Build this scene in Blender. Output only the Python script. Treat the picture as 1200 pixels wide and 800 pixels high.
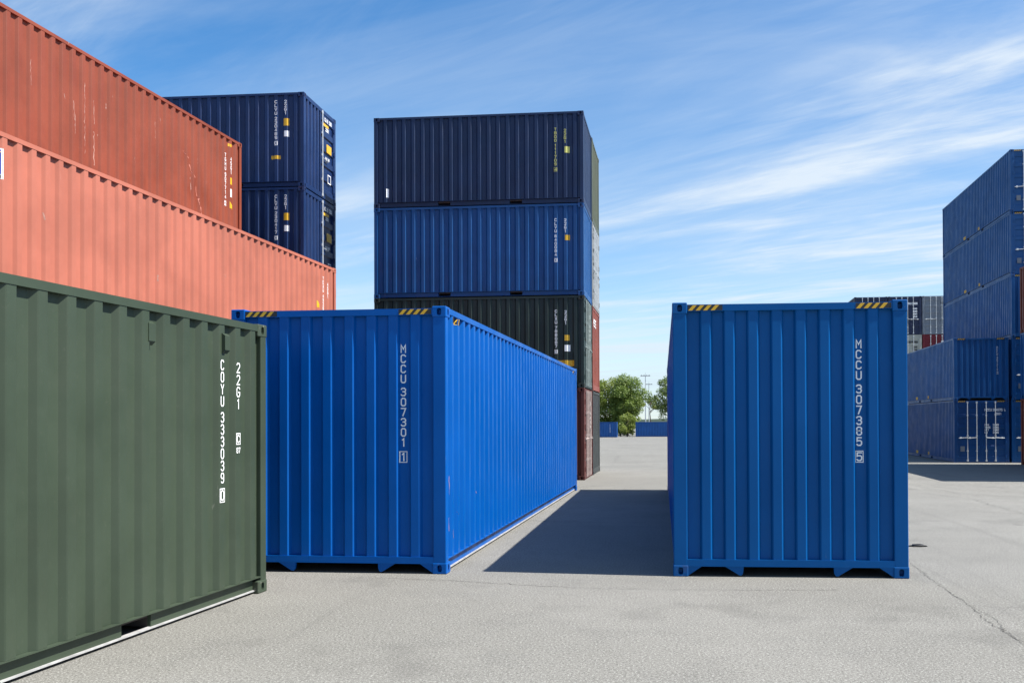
import bpy, bmesh, math, random
import numpy as np
from mathutils import Matrix, Vector

for o in list(bpy.data.objects):
    bpy.data.objects.remove(o, do_unlink=True)
sc = bpy.context.scene
COL = sc.collection
R_ = math.radians

# ------------------------------------------------------------------ camera
FOC, PITCH, ROLL, CAMH, YAW = 1081.678, 0.00927592, -0.00384082, 1.64004, 0.08191986
CX, CY = 687.61, 483.712
cam_data = bpy.data.cameras.new('camera')
cam = bpy.data.objects.new('camera', cam_data)
COL.objects.link(cam)
sc.camera = cam
cam_data.sensor_fit = 'HORIZONTAL'
cam_data.sensor_width = 36.0
cam_data.lens = FOC / 1200 * 36.0
cam_data.shift_x = (600 - CX) / 1200
cam_data.shift_y = (CY - 400) / 1200
cam_data.clip_start = 0.05
cam_data.clip_end = 12000
_c, _s, _cp, _sp = math.cos(YAW), math.sin(YAW), math.cos(PITCH), math.sin(PITCH)
_X = Vector((_c, _s, 0)); _F = Vector((-_s * _cp, _c * _cp, _sp)); _U = Vector((_s * _sp, -_c * _sp, _cp))
_cr, _sr = math.cos(ROLL), math.sin(ROLL)
_RX = _cr * _X + _sr * _U
_RU = -_sr * _X + _cr * _U
m = Matrix.Identity(4)
for i in range(3):
    m[i][0] = _RX[i]; m[i][1] = _RU[i]; m[i][2] = -_F[i]
m[2][3] = CAMH
cam.matrix_world = m

# ------------------------------------------------------------------ sky and sun
SUN_EL = R_(54.0)
SUN_AZ = math.atan2(-0.20, 2.10)          # from +X, slightly towards the camera
world = bpy.data.worlds.new('World')
sc.world = world
world.use_nodes = True
wn = world.node_tree.nodes; wl = world.node_tree.links
wn.clear()
def wnode(t, **k):
    n = wn.new(t)
    for a, b in k.items():
        setattr(n, a, b)
    return n
sky = wnode('ShaderNodeTexSky', sky_type='NISHITA', sun_disc=False, sun_elevation=SUN_EL,
            sun_rotation=math.pi / 2 - SUN_AZ, altitude=60.0, air_density=1.0, dust_density=0.0, ozone_density=3.0)
geo = wnode('ShaderNodeTexCoord')
sep = wnode('ShaderNodeSeparateXYZ'); wl.new(geo.outputs['Generated'], sep.inputs[0])
def wmath(op, a, b=None, clamp=False):
    n = wnode('ShaderNodeMath', operation=op, use_clamp=clamp)
    for i, v in enumerate((a, b)):
        if v is None: continue
        if isinstance(v, (int, float)): n.inputs[i].default_value = v
        else: wl.new(v, n.inputs[i])
    return n.outputs[0]
zc = wmath('ADD', wmath('MAXIMUM', sep.outputs[2], 0.0), 0.05)
px = wmath('DIVIDE', sep.outputs[0], zc); py = wmath('DIVIDE', sep.outputs[1], zc)
comb = wnode('ShaderNodeCombineXYZ'); wl.new(px, comb.inputs[0]); wl.new(py, comb.inputs[1])
def wnoise(rot, scale, loc, nscale, detail, rough, distort):
    m0 = wnode('ShaderNodeMapping'); m0.inputs['Rotation'].default_value = (0, 0, rot)
    wl.new(comb.outputs[0], m0.inputs[0])
    mp = wnode('ShaderNodeMapping'); mp.inputs['Scale'].default_value = scale; mp.inputs['Location'].default_value = loc
    wl.new(m0.outputs[0], mp.inputs[0])
    nz = wnode('ShaderNodeTexNoise'); nz.inputs['Scale'].default_value = nscale
    nz.inputs['Detail'].default_value = detail; nz.inputs['Roughness'].default_value = rough
    nz.inputs['Distortion'].default_value = distort
    wl.new(mp.outputs[0], nz.inputs['Vector'])
    return nz.outputs[0]
def wramp(v, a, b):
    n = wnode('ShaderNodeMapRange', interpolation_type='SMOOTHSTEP', clamp=True)
    n.inputs['From Min'].default_value = a; n.inputs['From Max'].default_value = b
    wl.new(v, n.inputs['Value'])
    return n.outputs[0]
CL = R_(31)
SK = 13.7
streak = wramp(wnoise(CL, (0.40, 1.25, 1), (3.1 + SK, 0.4 + SK, 0), 1.0, 10, 0.60, 0.9), 0.40, 0.74)
fibre = wramp(wnoise(CL + 0.10, (0.7, 3.4, 1), (6.3 + SK, 1.1, 0), 1.3, 8, 0.68, 0.9), 0.38, 0.78)
broad = wramp(wnoise(CL, (0.28, 0.80, 1), (1.7 + SK, 5.3 + SK, 0), 0.85, 5, 0.55, 0.5), 0.37, 0.60)
veil = wramp(wnoise(CL, (0.25, 0.5, 1), (8.2, 2.3 + SK, 0), 0.6, 4, 0.55, 0.4), 0.38, 0.70)
cf = wmath('MULTIPLY', wmath('ADD', wmath('MULTIPLY', streak, 0.72), wmath('MULTIPLY', fibre, 0.30)), wmath('ADD', broad, 0.24))
cf = wmath('ADD', cf, wmath('MULTIPLY', veil, 0.34))
cf = wmath('ADD', cf, wmath('MULTIPLY', broad, 0.14))
low = wramp(sep.outputs[2], 0.32, 0.0)
cf = wmath('ADD', cf, wmath('MULTIPLY', low, 0.30))
cf = wmath('MINIMUM', cf, 0.92)
mixc = wnode('ShaderNodeMix', data_type='RGBA')
wl.new(cf, mixc.inputs['Factor'])
hs = wnode('ShaderNodeHueSaturation'); hs.inputs['Saturation'].default_value = 1.38; hs.inputs['Value'].default_value = 1.45
wl.new(sky.outputs[0], hs.inputs['Color'])
wl.new(hs.outputs[0], mixc.inputs['A'])
mixc.inputs['B'].default_value = (6.7, 7.5, 8.3, 1)
hz = wnode('ShaderNodeMix', data_type='RGBA')            # pale haze low over the horizon, all the way round
wl.new(wmath('MULTIPLY', wramp(sep.outputs[2], 0.14, 0.0), 0.6), hz.inputs['Factor'])
wl.new(mixc.outputs['Result'], hz.inputs['A']); hz.inputs['B'].default_value = (5.0, 6.6, 7.7, 1)
bg = wnode('ShaderNodeBackground'); bg.inputs['Strength'].default_value = 0.0605
wl.new(hz.outputs['Result'], bg.inputs['Color'])
wo = wnode('ShaderNodeOutputWorld'); wl.new(bg.outputs[0], wo.inputs[0])

sun_data = bpy.data.lights.new('sun', 'SUN')
sun_data.energy = 5.0
sun_data.angle = R_(0.53)
sun_data.color = (1.0, 0.955, 0.88)
sun = bpy.data.objects.new('sun', sun_data); COL.objects.link(sun)
_sd = Vector((math.cos(SUN_EL) * math.cos(SUN_AZ), math.cos(SUN_EL) * math.sin(SUN_AZ), math.sin(SUN_EL)))
sun.rotation_euler = _sd.to_track_quat('Z', 'Y').to_euler()
sun.location = (30, 0, 40)

sc.view_settings.view_transform = 'Standard'
sc.view_settings.look = 'None'
sc.view_settings.exposure = 1.0
sc.view_settings.gamma = 1.0
sc.view_settings.use_curve_mapping = False
sc.render.engine = 'CYCLES'

# ------------------------------------------------------------------ materials
def new_mat(name):
    mt = bpy.data.materials.new(name); mt.use_nodes = True
    nt = mt.node_tree
    return mt, nt, nt.nodes['Principled BSDF']
def N(nt, t, **k):
    n = nt.nodes.new(t)
    for a, b in k.items(): setattr(n, a, b)
    return n
def noise(nt, vec, scale, detail=4, rough=0.55, dist=0.0):
    n = N(nt, 'ShaderNodeTexNoise'); n.inputs['Scale'].default_value = scale
    n.inputs['Detail'].default_value = detail; n.inputs['Roughness'].default_value = rough
    n.inputs['Distortion'].default_value = dist
    nt.links.new(vec, n.inputs['Vector']); return n.outputs[0]
def mapping(nt, vec, loc=(0, 0, 0), scale=(1, 1, 1), rot=(0, 0, 0)):
    n = N(nt, 'ShaderNodeMapping'); n.inputs['Location'].default_value = loc
    n.inputs['Scale'].default_value = scale; n.inputs['Rotation'].default_value = rot
    nt.links.new(vec, n.inputs[0]); return n.outputs[0]
def ramp(nt, v, a, b, lo=0.0, hi=1.0):
    n = N(nt, 'ShaderNodeMapRange', interpolation_type='SMOOTHSTEP', clamp=True)
    for k, x in (('From Min', a), ('From Max', b), ('To Min', lo), ('To Max', hi)): n.inputs[k].default_value = x
    nt.links.new(v, n.inputs['Value']); return n.outputs[0]
def mix(nt, fac, a, b, blend='MIX'):
    n = N(nt, 'ShaderNodeMix', data_type='RGBA', blend_type=blend)
    for key, v in (('Factor', fac), ('A', a), ('B', b)):
        if isinstance(v, (int, float)): n.inputs[key].default_value = v
        elif isinstance(v, tuple): n.inputs[key].default_value = (*v, 1) if len(v) == 3 else v
        else: nt.links.new(v, n.inputs[key])
    return n.outputs['Result']
def value(nt, v):
    n = N(nt, 'ShaderNodeMix', data_type='RGBA'); n.inputs['Factor'].default_value = 1.0
    nt.links.new(v, n.inputs['B']); return n.outputs['Result']

PAINTS = {}
def paint(key, col, rough=0.42, dirt=0.12, streak=0.15, scratch=0.0, fade=0.12, seed=0.0, dirtcol=(0.16, 0.13, 0.10),
          scol=(0.75, 0.70, 0.64), spec=0.35):
    mt, nt, bs = new_mat('paint_' + key)
    col = tuple(c * 0.565 for c in col); dirtcol = tuple(c * 0.65 for c in dirtcol)
    tc = N(nt, 'ShaderNodeTexCoord').outputs['Object']
    v = mapping(nt, tc, loc=(seed * 7.3, seed * 3.1, seed * 1.7))
    big = noise(nt, v, 0.9, 4, 0.6)
    base = mix(nt, ramp(nt, big, 0.3, 0.7), tuple(c * (1 - fade) for c in col), tuple(min(1, c * (1 + fade) + fade * 0.02) for c in col))
    # rain streaks running down the wall
    vs = mapping(nt, tc, loc=(seed * 5.1, seed * 2.2, seed), scale=(9, 9, 0.35))
    st = ramp(nt, noise(nt, vs, 1.0, 5, 0.65), 0.48, 0.78, 0, streak)
    base = mix(nt, st, base, tuple(0.6 * c + 0.4 * d for c, d in zip(col, dirtcol)))
    # blotchy grime
    gr = ramp(nt, noise(nt, v, 3.2, 7, 0.7), 0.52, 0.80, 0, dirt)
    base = mix(nt, gr, base, dirtcol)
    # fine dust speckle
    fs = ramp(nt, noise(nt, v, 26, 3, 0.7), 0.60, 0.76, 0, dirt * 0.6)
    base = mix(nt, fs, base, (0.34, 0.31, 0.27))
    if scratch > 0:
        v2 = mapping(nt, tc, loc=(seed * 1.9 + 2, seed, seed * 4), scale=(7, 7, 0.9))
        a = ramp(nt, noise(nt, v2, 1.6, 6, 0.72, 0.4), 0.675, 0.73, 0, 1)
        b = ramp(nt, noise(nt, mapping(nt, tc, loc=(seed, 4 + seed, 0)), 0.55, 3, 0.5), 0.50, 0.66, 0, scratch)
        n = N(nt, 'ShaderNodeMath', operation='MULTIPLY'); nt.links.new(a, n.inputs[0]); nt.links.new(b, n.inputs[1])
        base = mix(nt, n.outputs[0], base, scol)
    nt.links.new(base, bs.inputs['Base Color'])
    rr = ramp(nt, noise(nt, v, 2.0, 5, 0.6), 0.3, 0.7, rough - 0.06, rough + 0.12)
    nt.links.new(rr, bs.inputs['Roughness'])
    bs.inputs['Specular IOR Level'].default_value = spec
    bp = N(nt, 'ShaderNodeBump'); bp.inputs['Strength'].default_value = 0.14; bp.inputs['Distance'].default_value = 0.02
    nt.links.new(noise(nt, mapping(nt, tc, loc=(seed, 0, seed), scale=(1, 1, 0.6)), 1.7, 3, 0.5), bp.inputs['Height'])
    nt.links.new(bp.outputs[0], bs.inputs['Normal'])
    PAINTS[key] = mt
    if not key.endswith('_cast'):
        rs = 0.45 if key.startswith(('blue_r', 'blue_l')) else 0.9
        paint(key + '_cast', tuple(c / 0.565 for c in col), rough + 0.08, rs, 0.3, 0.0, fade, seed + 0.5, dirtcol=(0.17, 0.085, 0.045), spec=spec)
    return mt
def flat_mat(name, col, rough=0.6, var=0.15, metallic=0.0, scale=14):
    mt, nt, bs = new_mat(name)
    tc = N(nt, 'ShaderNodeTexCoord').outputs['Object']
    base = mix(nt, ramp(nt, noise(nt, tc, scale, 5, 0.65), 0.3, 0.72), tuple(c * (1 - var) for c in col), tuple(min(1, c * (1 + var)) for c in col))
    nt.links.new(base, bs.inputs['Base Color'])
    bs.inputs['Roughness'].default_value = rough; bs.inputs['Metallic'].default_value = metallic
    return mt

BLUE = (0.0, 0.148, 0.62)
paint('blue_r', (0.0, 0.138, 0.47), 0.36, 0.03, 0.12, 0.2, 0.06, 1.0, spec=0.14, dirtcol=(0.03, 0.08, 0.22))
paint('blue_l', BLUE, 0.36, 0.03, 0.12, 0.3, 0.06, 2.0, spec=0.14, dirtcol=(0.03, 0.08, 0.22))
paint('green', (0.068, 0.097, 0.064), 0.40, 0.05, 0.07, 0.25, 0.10, 3.0, spec=0.3)
paint('salmon', (0.69, 0.218, 0.142), 0.55, 0.05, 0.08, 0.35, 0.10, 4.0, dirtcol=(0.30, 0.12, 0.08))
paint('rust', (0.36, 0.080, 0.040), 0.55, 0.08, 0.14, 0.9, 0.12, 5.6, dirtcol=(0.22, 0.07, 0.045))
paint('navy_b', (0.009, 0.040, 0.165), 0.40, 0.06, 0.15, 0.2, 0.12, 6.0, dirtcol=(0.10, 0.10, 0.11))
paint('navy_b2', (0.009, 0.040, 0.160), 0.40, 0.06, 0.15, 0.2, 0.12, 16.0, dirtcol=(0.10, 0.10, 0.11))
paint('navy_c', (0.011, 0.038, 0.125), 0.42, 0.08, 0.18, 0.3, 0.12, 7.0, dirtcol=(0.10, 0.10, 0.12))
paint('blue_c', (0.004, 0.105, 0.36), 0.42, 0.08, 0.18, 0.3, 0.12, 8.0, dirtcol=(0.10, 0.12, 0.15))
paint('darkgreen_c', (0.020, 0.042, 0.040), 0.45, 0.10, 0.20, 0.3, 0.12, 9.0, dirtcol=(0.10, 0.09, 0.08))
paint('maroon', (0.135, 0.034, 0.030), 0.55, 0.15, 0.25, 0.5, 0.15, 10.0)
paint('olive', (0.115, 0.135, 0.085), 0.5, 0.10, 0.2, 0.3, 0.12, 11.0)
paint('pale', (0.38, 0.40, 0.41), 0.5, 0.16, 0.3, 0.2, 0.1, 12.0)
paint('red', (0.33, 0.085, 0.060), 0.5, 0.10, 0.2, 0.3, 0.12, 13.0)
paint('charcoal', (0.055, 0.066, 0.070), 0.5, 0.10, 0.2, 0.3, 0.12, 14.0)
for k in range(5):
    paint('blue_d%d' % k, (0.004 + 0.001 * k, 0.140 - 0.004 * k, 0.46 - 0.016 * k), 0.42, 0.08, 0.2, 0.3, 0.10, 20.0 + 1.7 * k, dirtcol=(0.10, 0.12, 0.15))
paint('blue_e', (0.003, 0.095, 0.34), 0.42, 0.07, 0.18, 0.3, 0.10, 27.0, dirtcol=(0.10, 0.12, 0.15))
paint('rust_p', (0.30, 0.075, 0.045), 0.55, 0.12, 0.25, 0.4, 0.12, 28.0)
paint('navy_f', (0.022, 0.038, 0.105), 0.45, 0.1, 0.2, 0.2, 0.12, 29.0, dirtcol=(0.12, 0.12, 0.13))
paint('grey_f', (0.30, 0.34, 0.40), 0.5, 0.12, 0.25, 0.2, 0.10, 30.0)
paint('white_f', (0.62, 0.64, 0.57), 0.5, 0.12, 0.25, 0.2, 0.10, 31.0)
paint('crimson_f', (0.24, 0.012, 0.030), 0.5, 0.10, 0.2, 0.2, 0.10, 32.0)
paint('blue_far', (0.006, 0.115, 0.44), 0.45, 0.08, 0.2, 0.2, 0.1, 33.0)
M_WHITE = flat_mat('letter_white', (0.86, 0.87, 0.88), 0.5, 0.10, scale=40)
M_YELLOW = flat_mat('tag_yellow', (0.66, 0.38, 0.015), 0.45, 0.08)
M_LEMON = flat_mat('letter_yellow', (0.62, 0.60, 0.16), 0.5, 0.1)
M_BLACK = flat_mat('tape_black', (0.015, 0.015, 0.017), 0.5, 0.2)
M_DUST = flat_mat('dusty_ledge', (0.34, 0.34, 0.34), 0.75, 0.22, scale=9)
M_STEEL = flat_mat('galvanised_rod', (0.55, 0.58, 0.60), 0.42, 0.12, 0.35)
M_IRON = flat_mat('cast_iron', (0.022, 0.021, 0.020), 0.55, 0.3)
M_LOGO = flat_mat('badge_blue', (0.035, 0.06, 0.34), 0.45, 0.08)
M_RED = flat_mat('badge_red', (0.5, 0.03, 0.03), 0.5, 0.1)
M_MAST = flat_mat('mast_grey', (0.34, 0.37, 0.40), 0.5, 0.1)
M_FLOORW = flat_mat('underfloor', (0.06, 0.05, 0.045), 0.8, 0.2)

# ------------------------------------------------------------------ mesh helpers
W = 2.438; H1 = 2.591; H2 = 2.896; L20 = 6.058; L40 = 12.192
class MB:
    def __init__(s): s.v = []; s.f = []
    def quad(s, a, b, c, d):
        n = len(s.v); s.v += [tuple(a), tuple(b), tuple(c), tuple(d)]; s.f.append((n, n + 1, n + 2, n + 3))
    def boxP(s, P, u0, u1, z0, z1, d0, d1):
        n = len(s.v)
        for d in (d0, d1):
            for (u, z) in ((u0, z0), (u1, z0), (u1, z1), (u0, z1)): s.v.append(tuple(P(u, z, d)))
        for f in ((0, 1, 2, 3), (5, 4, 7, 6), (4, 0, 3, 7), (1, 5, 6, 2), (3, 2, 6, 7), (4, 5, 1, 0)):
            s.f.append(tuple(n + i for i in f))
    def prism(s, P, poly, d0, d1):
        n = len(s.v); k = len(poly)
        for d in (d0, d1):
            for (u, z) in poly: s.v.append(tuple(P(u, z, d)))
        s.f.append(tuple(n + i for i in range(k)))
        s.f.append(tuple(n + k + i for i in reversed(range(k))))
        for i in range(k):
            j = (i + 1) % k
            s.f.append((n + j, n + i, n + k + i, n + k + j))
    def tube(s, a, b, r, k=8):
        a = Vector(a); b = Vector(b); d = (b - a).normalized()
        x = d.orthogonal().normalized(); y = d.cross(x); n = len(s.v)
        for p in (a, b):
            for i in range(k):
                t = 2 * math.pi * i / k
                s.v.append(tuple(p + (x * math.cos(t) + y * math.sin(t)) * r))
        for i in range(k):
            j = (i + 1) % k; s.f.append((n + i, n + j, n + k + j, n + k + i))
        s.f.append(tuple(n + i for i in reversed(range(k)))); s.f.append(tuple(n + k + i for i in range(k)))
    def mesh(s, name):
        me = bpy.data.meshes.new(name); me.from_pydata(s.v, [], s.f); me.materials.append(None); me.update()
        return me
CACHE = {}
def cached(key, fn):
    if key not in CACHE: CACHE[key] = fn()
    return CACHE[key]
def part(name, me, mat, parent=None):
    o = bpy.data.objects.new(name, me); COL.objects.link(o)
    if parent is not None: o.parent = parent
    if not me.materials: me.materials.append(None)
    o.material_slots[0].link = 'OBJECT'; o.material_slots[0].material = mat
    return o

def frame(face, L):
    if face == 'front': return (lambda u, z, d: (u, d, z)), W
    if face == 'back': return (lambda u, z, d: (W - u, L - d, z)), W
    if face == 'left': return (lambda u, z, d: (d, L - u, z)), L
    return (lambda u, z, d: (W - d, u, z)), L

def side_profile(L):
    """polyline (u, depth) of a side wall: pitch about 0.27 m, 36 mm deep, rounded outer edges"""
    a, b = 0.105, L - 0.105
    n = round((b - a - 0.10) / 0.272)
    p = (b - a - 0.10) / n
    pts = [(a, 0.054)]
    for i in range(n):
        s = a + 0.10 + i * p
        pts += [(s + 0.042, 0.054), (s + 0.046, 0.053), (s + 0.080, 0.0160), (s + 0.088, 0.010), (s + 0.168, 0.010), (s + 0.176, 0.0160), (s + 0.210, 0.053), (s + 0.214, 0.054)]
    pts.append((b, 0.054))
    return pts
def end_profile():
    pts = [(0.146, 0.056)]
    for k in range(8):
        s = 0.285 + 0.2475 * k
        pts += [(s, 0.056), (s + 0.014, 0.024), (s + 0.024, 0.014), (s + 0.110, 0.014), (s + 0.124, 0.025), (s + 0.140, 0.056)]
    pts.append((W - 0.146, 0.056))
    return pts
def depth_fn(pts):
    us = [p[0] for p in pts]; ds = [p[1] for p in pts]
    return lambda u: float(np.interp(u, us, ds))
def sheet(P, pts, z0, z1):
    mb = MB()
    for (u, d) in pts: mb.v += [tuple(P(u, z0, d)), tuple(P(u, z1, d))]
    for i in range(len(pts) - 1): mb.f.append((2 * i, 2 * i + 2, 2 * i + 3, 2 * i + 1))
    return mb

def casting_mesh(sx, sy, sz):
    """corner casting with slotted holes; sx, sy, sz say which corner (0 or 1)"""
    ax, ay, az = 0.158, 0.172, 0.120
    bm = bmesh.new()
    bmesh.ops.create_cube(bm, size=1.0)
    for v in bm.verts: v.co = Vector(((v.co.x + 0.5) * ax, (v.co.y + 0.5) * ay, (v.co.z + 0.5) * az))
    bmesh.ops.bevel(bm, geom=list(bm.edges), offset=0.010, segments=2, affect='EDGES', profile=0.5)
    for axis, cen, hw, hh in ((0, ay * 0.5, 0.026, 0.038), (1, ax * 0.5, 0.026, 0.038)):
        f = min((g for g in bm.faces if abs(g.normal[axis]) > 0.99 and g.normal[axis] < 0), key=lambda g: -g.calc_area())
        edges = list(f.edges)
        bmesh.ops.delete(bm, geom=[f], context='FACES_ONLY')
        loop = []; back = []
        for i in range(14):
            t = 2 * math.pi * i / 14
            ca, sa = math.cos(t), math.sin(t)
            k = (abs(ca) ** 4 + abs(sa) ** 4) ** -0.25
            p, q = cen + hw * ca * k, az * 0.5 + hh * sa * k
            loop.append(bm.verts.new((0, p, q) if axis == 0 else (p, 0, q)))
            back.append(bm.verts.new((0.10, p, q) if axis == 0 else (p, 0.10, q)))
        he = [bm.edges.new((loop[i], loop[(i + 1) % 14])) for i in range(14)]
        bmesh.ops.triangle_fill(bm, use_beauty=True, edges=edges + he)
        for i in range(14):
            j = (i + 1) % 14
            bm.faces.new((loop[i], loop[j], back[j], back[i]))
        bm.faces.new(back)
    bmesh.ops.recalc_face_normals(bm, faces=bm.faces)
    flip = False
    for s_, ax_ in ((sx, 0), (sy, 1), (sz, 2)):
        if s_:
            for v in bm.verts: v.co[ax_] = -v.co[ax_]
            flip = not flip
    if flip: bmesh.ops.reverse_faces(bm, faces=bm.faces)
    me = bpy.data.meshes.new('corner_casting'); bm.to_mesh(me); bm.free(); me.materials.append(None)
    return me
def post_mesh(H):
    bm = bmesh.new(); bmesh.ops.create_cube(bm, size=1.0)
    for v in bm.verts: v.co = Vector(((v.co.x + 0.5) * 0.146, (v.co.y + 0.5) * 0.104, 0.119 + (v.co.z + 0.5) * (H - 0.238)))
    bmesh.ops.bevel(bm, geom=[e for e in bm.edges if abs(e.verts[0].co.z - e.verts[1].co.z) > 1], offset=0.010, segments=2, affect='EDGES', profile=0.5)
    bmesh.ops.recalc_face_normals(bm, faces=bm.faces)
    me = bpy.data.meshes.new('corner_post'); bm.to_mesh(me); bm.free(); me.materials.append(None)
    return me

# ------------------------------------------------------------------ stroke lettering
G_ = {
 '0': [[(0,1),(0,5),(1,6),(3,6),(4,5),(4,1),(3,0),(1,0),(0,1)]],
 '1': [[(1,5),(2.3,6),(2.3,0)]],
 '2': [[(0,5),(1,6),(3,6),(4,5),(4,3.9),(0,0),(4,0)]],
 '3': [[(0,5.2),(1,6),(3,6),(4,5),(4,4),(3,3.2),(1.6,3.2)],[(3,3.2),(4,2.3),(4,1),(3,0),(1,0),(0,.8)]],
 '4': [[(3,0),(3,6),(0,1.8),(4,1.8)]],
 '5': [[(3.8,6),(.3,6),(.2,3.3),(1,3.7),(3,3.7),(4,2.8),(4,1),(3,0),(1,0),(0,.8)]],
 '6': [[(3.6,5.4),(3,6),(1,6),(0,5),(0,1),(1,0),(3,0),(4,1),(4,2.4),(3,3.4),(0.2,3.2)]],
 '7': [[(0,6),(4,6),(1.5,0)]],
 '8': [[(1,3.2),(0,4),(0,5.2),(1,6),(3,6),(4,5.2),(4,4),(3,3.2),(1,3.2),(0,2.3),(0,1),(1,0),(3,0),(4,1),(4,2.3),(3,3.2)]],
 '9': [[(.4,.6),(1,0),(3,0),(4,1),(4,5),(3,6),(1,6),(0,5),(0,3.6),(1,2.7),(3.8,2.9)]],
 'A': [[(0,0),(2,6),(4,0)],[(.7,2),(3.3,2)]], 'B': [[(0,0),(0,6),(3,6),(4,5.2),(4,4),(3,3.2),(0,3.2)],[(3,3.2),(4,2.4),(4,.8),(3,0),(0,0)]],
 'C': [[(4,5),(3,6),(1,6),(0,5),(0,1),(1,0),(3,0),(4,1)]], 'D': [[(0,0),(0,6),(2.8,6),(4,4.8),(4,1.2),(2.8,0),(0,0)]],
 'E': [[(4,6),(0,6),(0,0),(4,0)],[(0,3.1),(3,3.1)]], 'G': [[(4,5),(3,6),(1,6),(0,5),(0,1),(1,0),(3,0),(4,1),(4,2.8),(2.2,2.8)]],
 'H': [[(0,0),(0,6)],[(4,0),(4,6)],[(0,3.1),(4,3.1)]], 'I': [[(2,0),(2,6)]], 'K': [[(0,0),(0,6)],[(4,6),(.2,2.8),(4,0)]],
 'L': [[(0,6),(0,0),(4,0)]], 'M': [[(0,0),(0,6),(2,2.6),(4,6),(4,0)]], 'N': [[(0,0),(0,6),(4,0),(4,6)]],
 'O': [[(0,1),(0,5),(1,6),(3,6),(4,5),(4,1),(3,0),(1,0),(0,1)]], 'P': [[(0,0),(0,6),(3,6),(4,5),(4,3.9),(3,3),(0,3)]],
 'R': [[(0,0),(0,6),(3,6),(4,5),(4,4),(3,3.1),(0,3.1)],[(2.2,3.1),(4,0)]], 'S': [[(4,5.2),(3,6),(1,6),(0,5),(0,4.2),(1,3.3),(3,2.8),(4,2),(4,1),(3,0),(1,0),(0,.8)]],
 'T': [[(0,6),(4,6)],[(2,6),(2,0)]], 'U': [[(0,6),(0,1),(1,0),(3,0),(4,1),(4,6)]], 'V': [[(0,6),(2,0),(4,6)]],
 'W': [[(0,6),(1,0),(2,4),(3,0),(4,6)]], 'X': [[(0,0),(4,6)],[(0,6),(4,0)]], 'Y': [[(0,6),(2,3),(4,6)],[(2,3),(2,0)]],
 '.': [[(1.8,0),(2.2,0.4)]], '#': [[(-1,-1),(-1,7),(5,7),(5,-1),(-1,-1)]],
}
def ribbon(mb, P, pts, hw, dfn, lift):
    """mitred ribbon of half-width hw along pts=(u,z) on a wall with depth dfn(u)"""
    closed = pts[0] == pts[-1]
    fine = []
    for a, b in zip(pts[:-1], pts[1:]):
        k = max(1, int(abs(b[0] - a[0]) / 0.02))
        for i in range(k): fine.append((a[0] + (b[0] - a[0]) * i / k, a[1] + (b[1] - a[1]) * i / k))
    fine.append(pts[-1])
    n = len(fine); ring = []
    for i in range(n):
        p = Vector(fine[i])
        q0 = fine[i - 1] if i > 0 else (fine[-2] if closed else None)
        q1 = fine[i + 1] if i < n - 1 else (fine[1] if closed else None)
        t0 = (p - Vector(q0)).normalized() if q0 is not None else None
        t1 = (Vector(q1) - p).normalized() if q1 is not None else None
        if t0 is None: t0 = t1; p = p - t1 * hw * 0.8
        if t1 is None: t1 = t0; p = p + t0 * hw * 0.8
        n0 = Vector((-t0.y, t0.x)); n1 = Vector((-t1.y, t1.x)); mm = n0 + n1
        if mm.length < 0.3: mm = n0.copy()
        mm.normalize(); k = hw / max(0.5, mm.dot(n0))
        ring.append((p + mm * k, p - mm * k))
    b0 = len(mb.v)
    for (a, b) in ring:
        for q in (a, b): mb.v.append(tuple(P(q.x, q.y, dfn(q.x) - lift)))
    for i in range(n - 1): mb.f.append((b0 + 2 * i, b0 + 2 * i + 1, b0 + 2 * i + 3, b0 + 2 * i + 2))
def glyph(mb, P, ch, u, z, w, h, hw, dfn):
    for k, st in enumerate(G_.get(ch, [])):
        ribbon(mb, P, [(u + x / 4 * w, z + y / 6 * h) for x, y in st], hw, dfn, 0.0025 + 0.0007 * k)
def vmark(root, mat, face, L, rows, uc, dfn, h=0.094, w=0.048, hw=0.0068):
    """column of characters, rows: (character, z of top, boxed); one part per group of characters"""
    P, _ = frame(face, L); h = h - 2 * hw; mb = None; last = None; pitch = None
    for i, (ch, zt, box) in enumerate(rows):
        if mb is None or box or (last is not None and last - zt > (h + 2 * hw) * 1.35):
            if mb is not None: part('marking', mb.mesh('marking'), mat, root)
            mb = MB()
        last = zt; zt = zt - hw
        glyph(mb, P, ch, uc - w / 2, zt - h, w, h, hw, dfn)
        if box:
            a, b, c, d = uc - w * .5 - .015, uc + w * .5 + .015, zt - h - .018, zt + .018
            ribbon(mb, P, [(a, c), (a, d), (b, d), (b, c), (a, c)], 0.004, dfn, 0.0025)
    part('marking', mb.mesh('marking'), mat, root)
def htext(face, L, s, u, z, h, dfn, w=None, hw=None, gap=0.5):
    P, _ = frame(face, L); mb = MB(); w = w or h * 0.55; hw = hw or h * 0.075
    for i, ch in enumerate(s): glyph(mb, P, ch, u + i * w * (1 + gap), z, w, h, hw, dfn)
    return mb.mesh('marking')
def hmark(root, mat, face, L, s, u, z, h, dfn, w=None, hw=None, gap=0.5):
    w = w or h * 0.55; k = 0
    for word in s.split(' '):
        part('marking', htext(face, L, word, u + k * w * (1 + gap), z, h, dfn, w, hw, gap), mat, root)
        k += len(word) + 1
def serial_rows(prefix, digits, check, z, pitch=0.110):
    rows = [(c, z - pitch * i, False) for i, c in enumerate(prefix)]
    z2 = z - pitch * len(prefix) - 0.036
    rows += [(c, z2 - pitch * i, False) for i, c in enumerate(digits)]
    rows.append((check, z2 - pitch * len(digits) - 0.048, True))
    return rows
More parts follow.
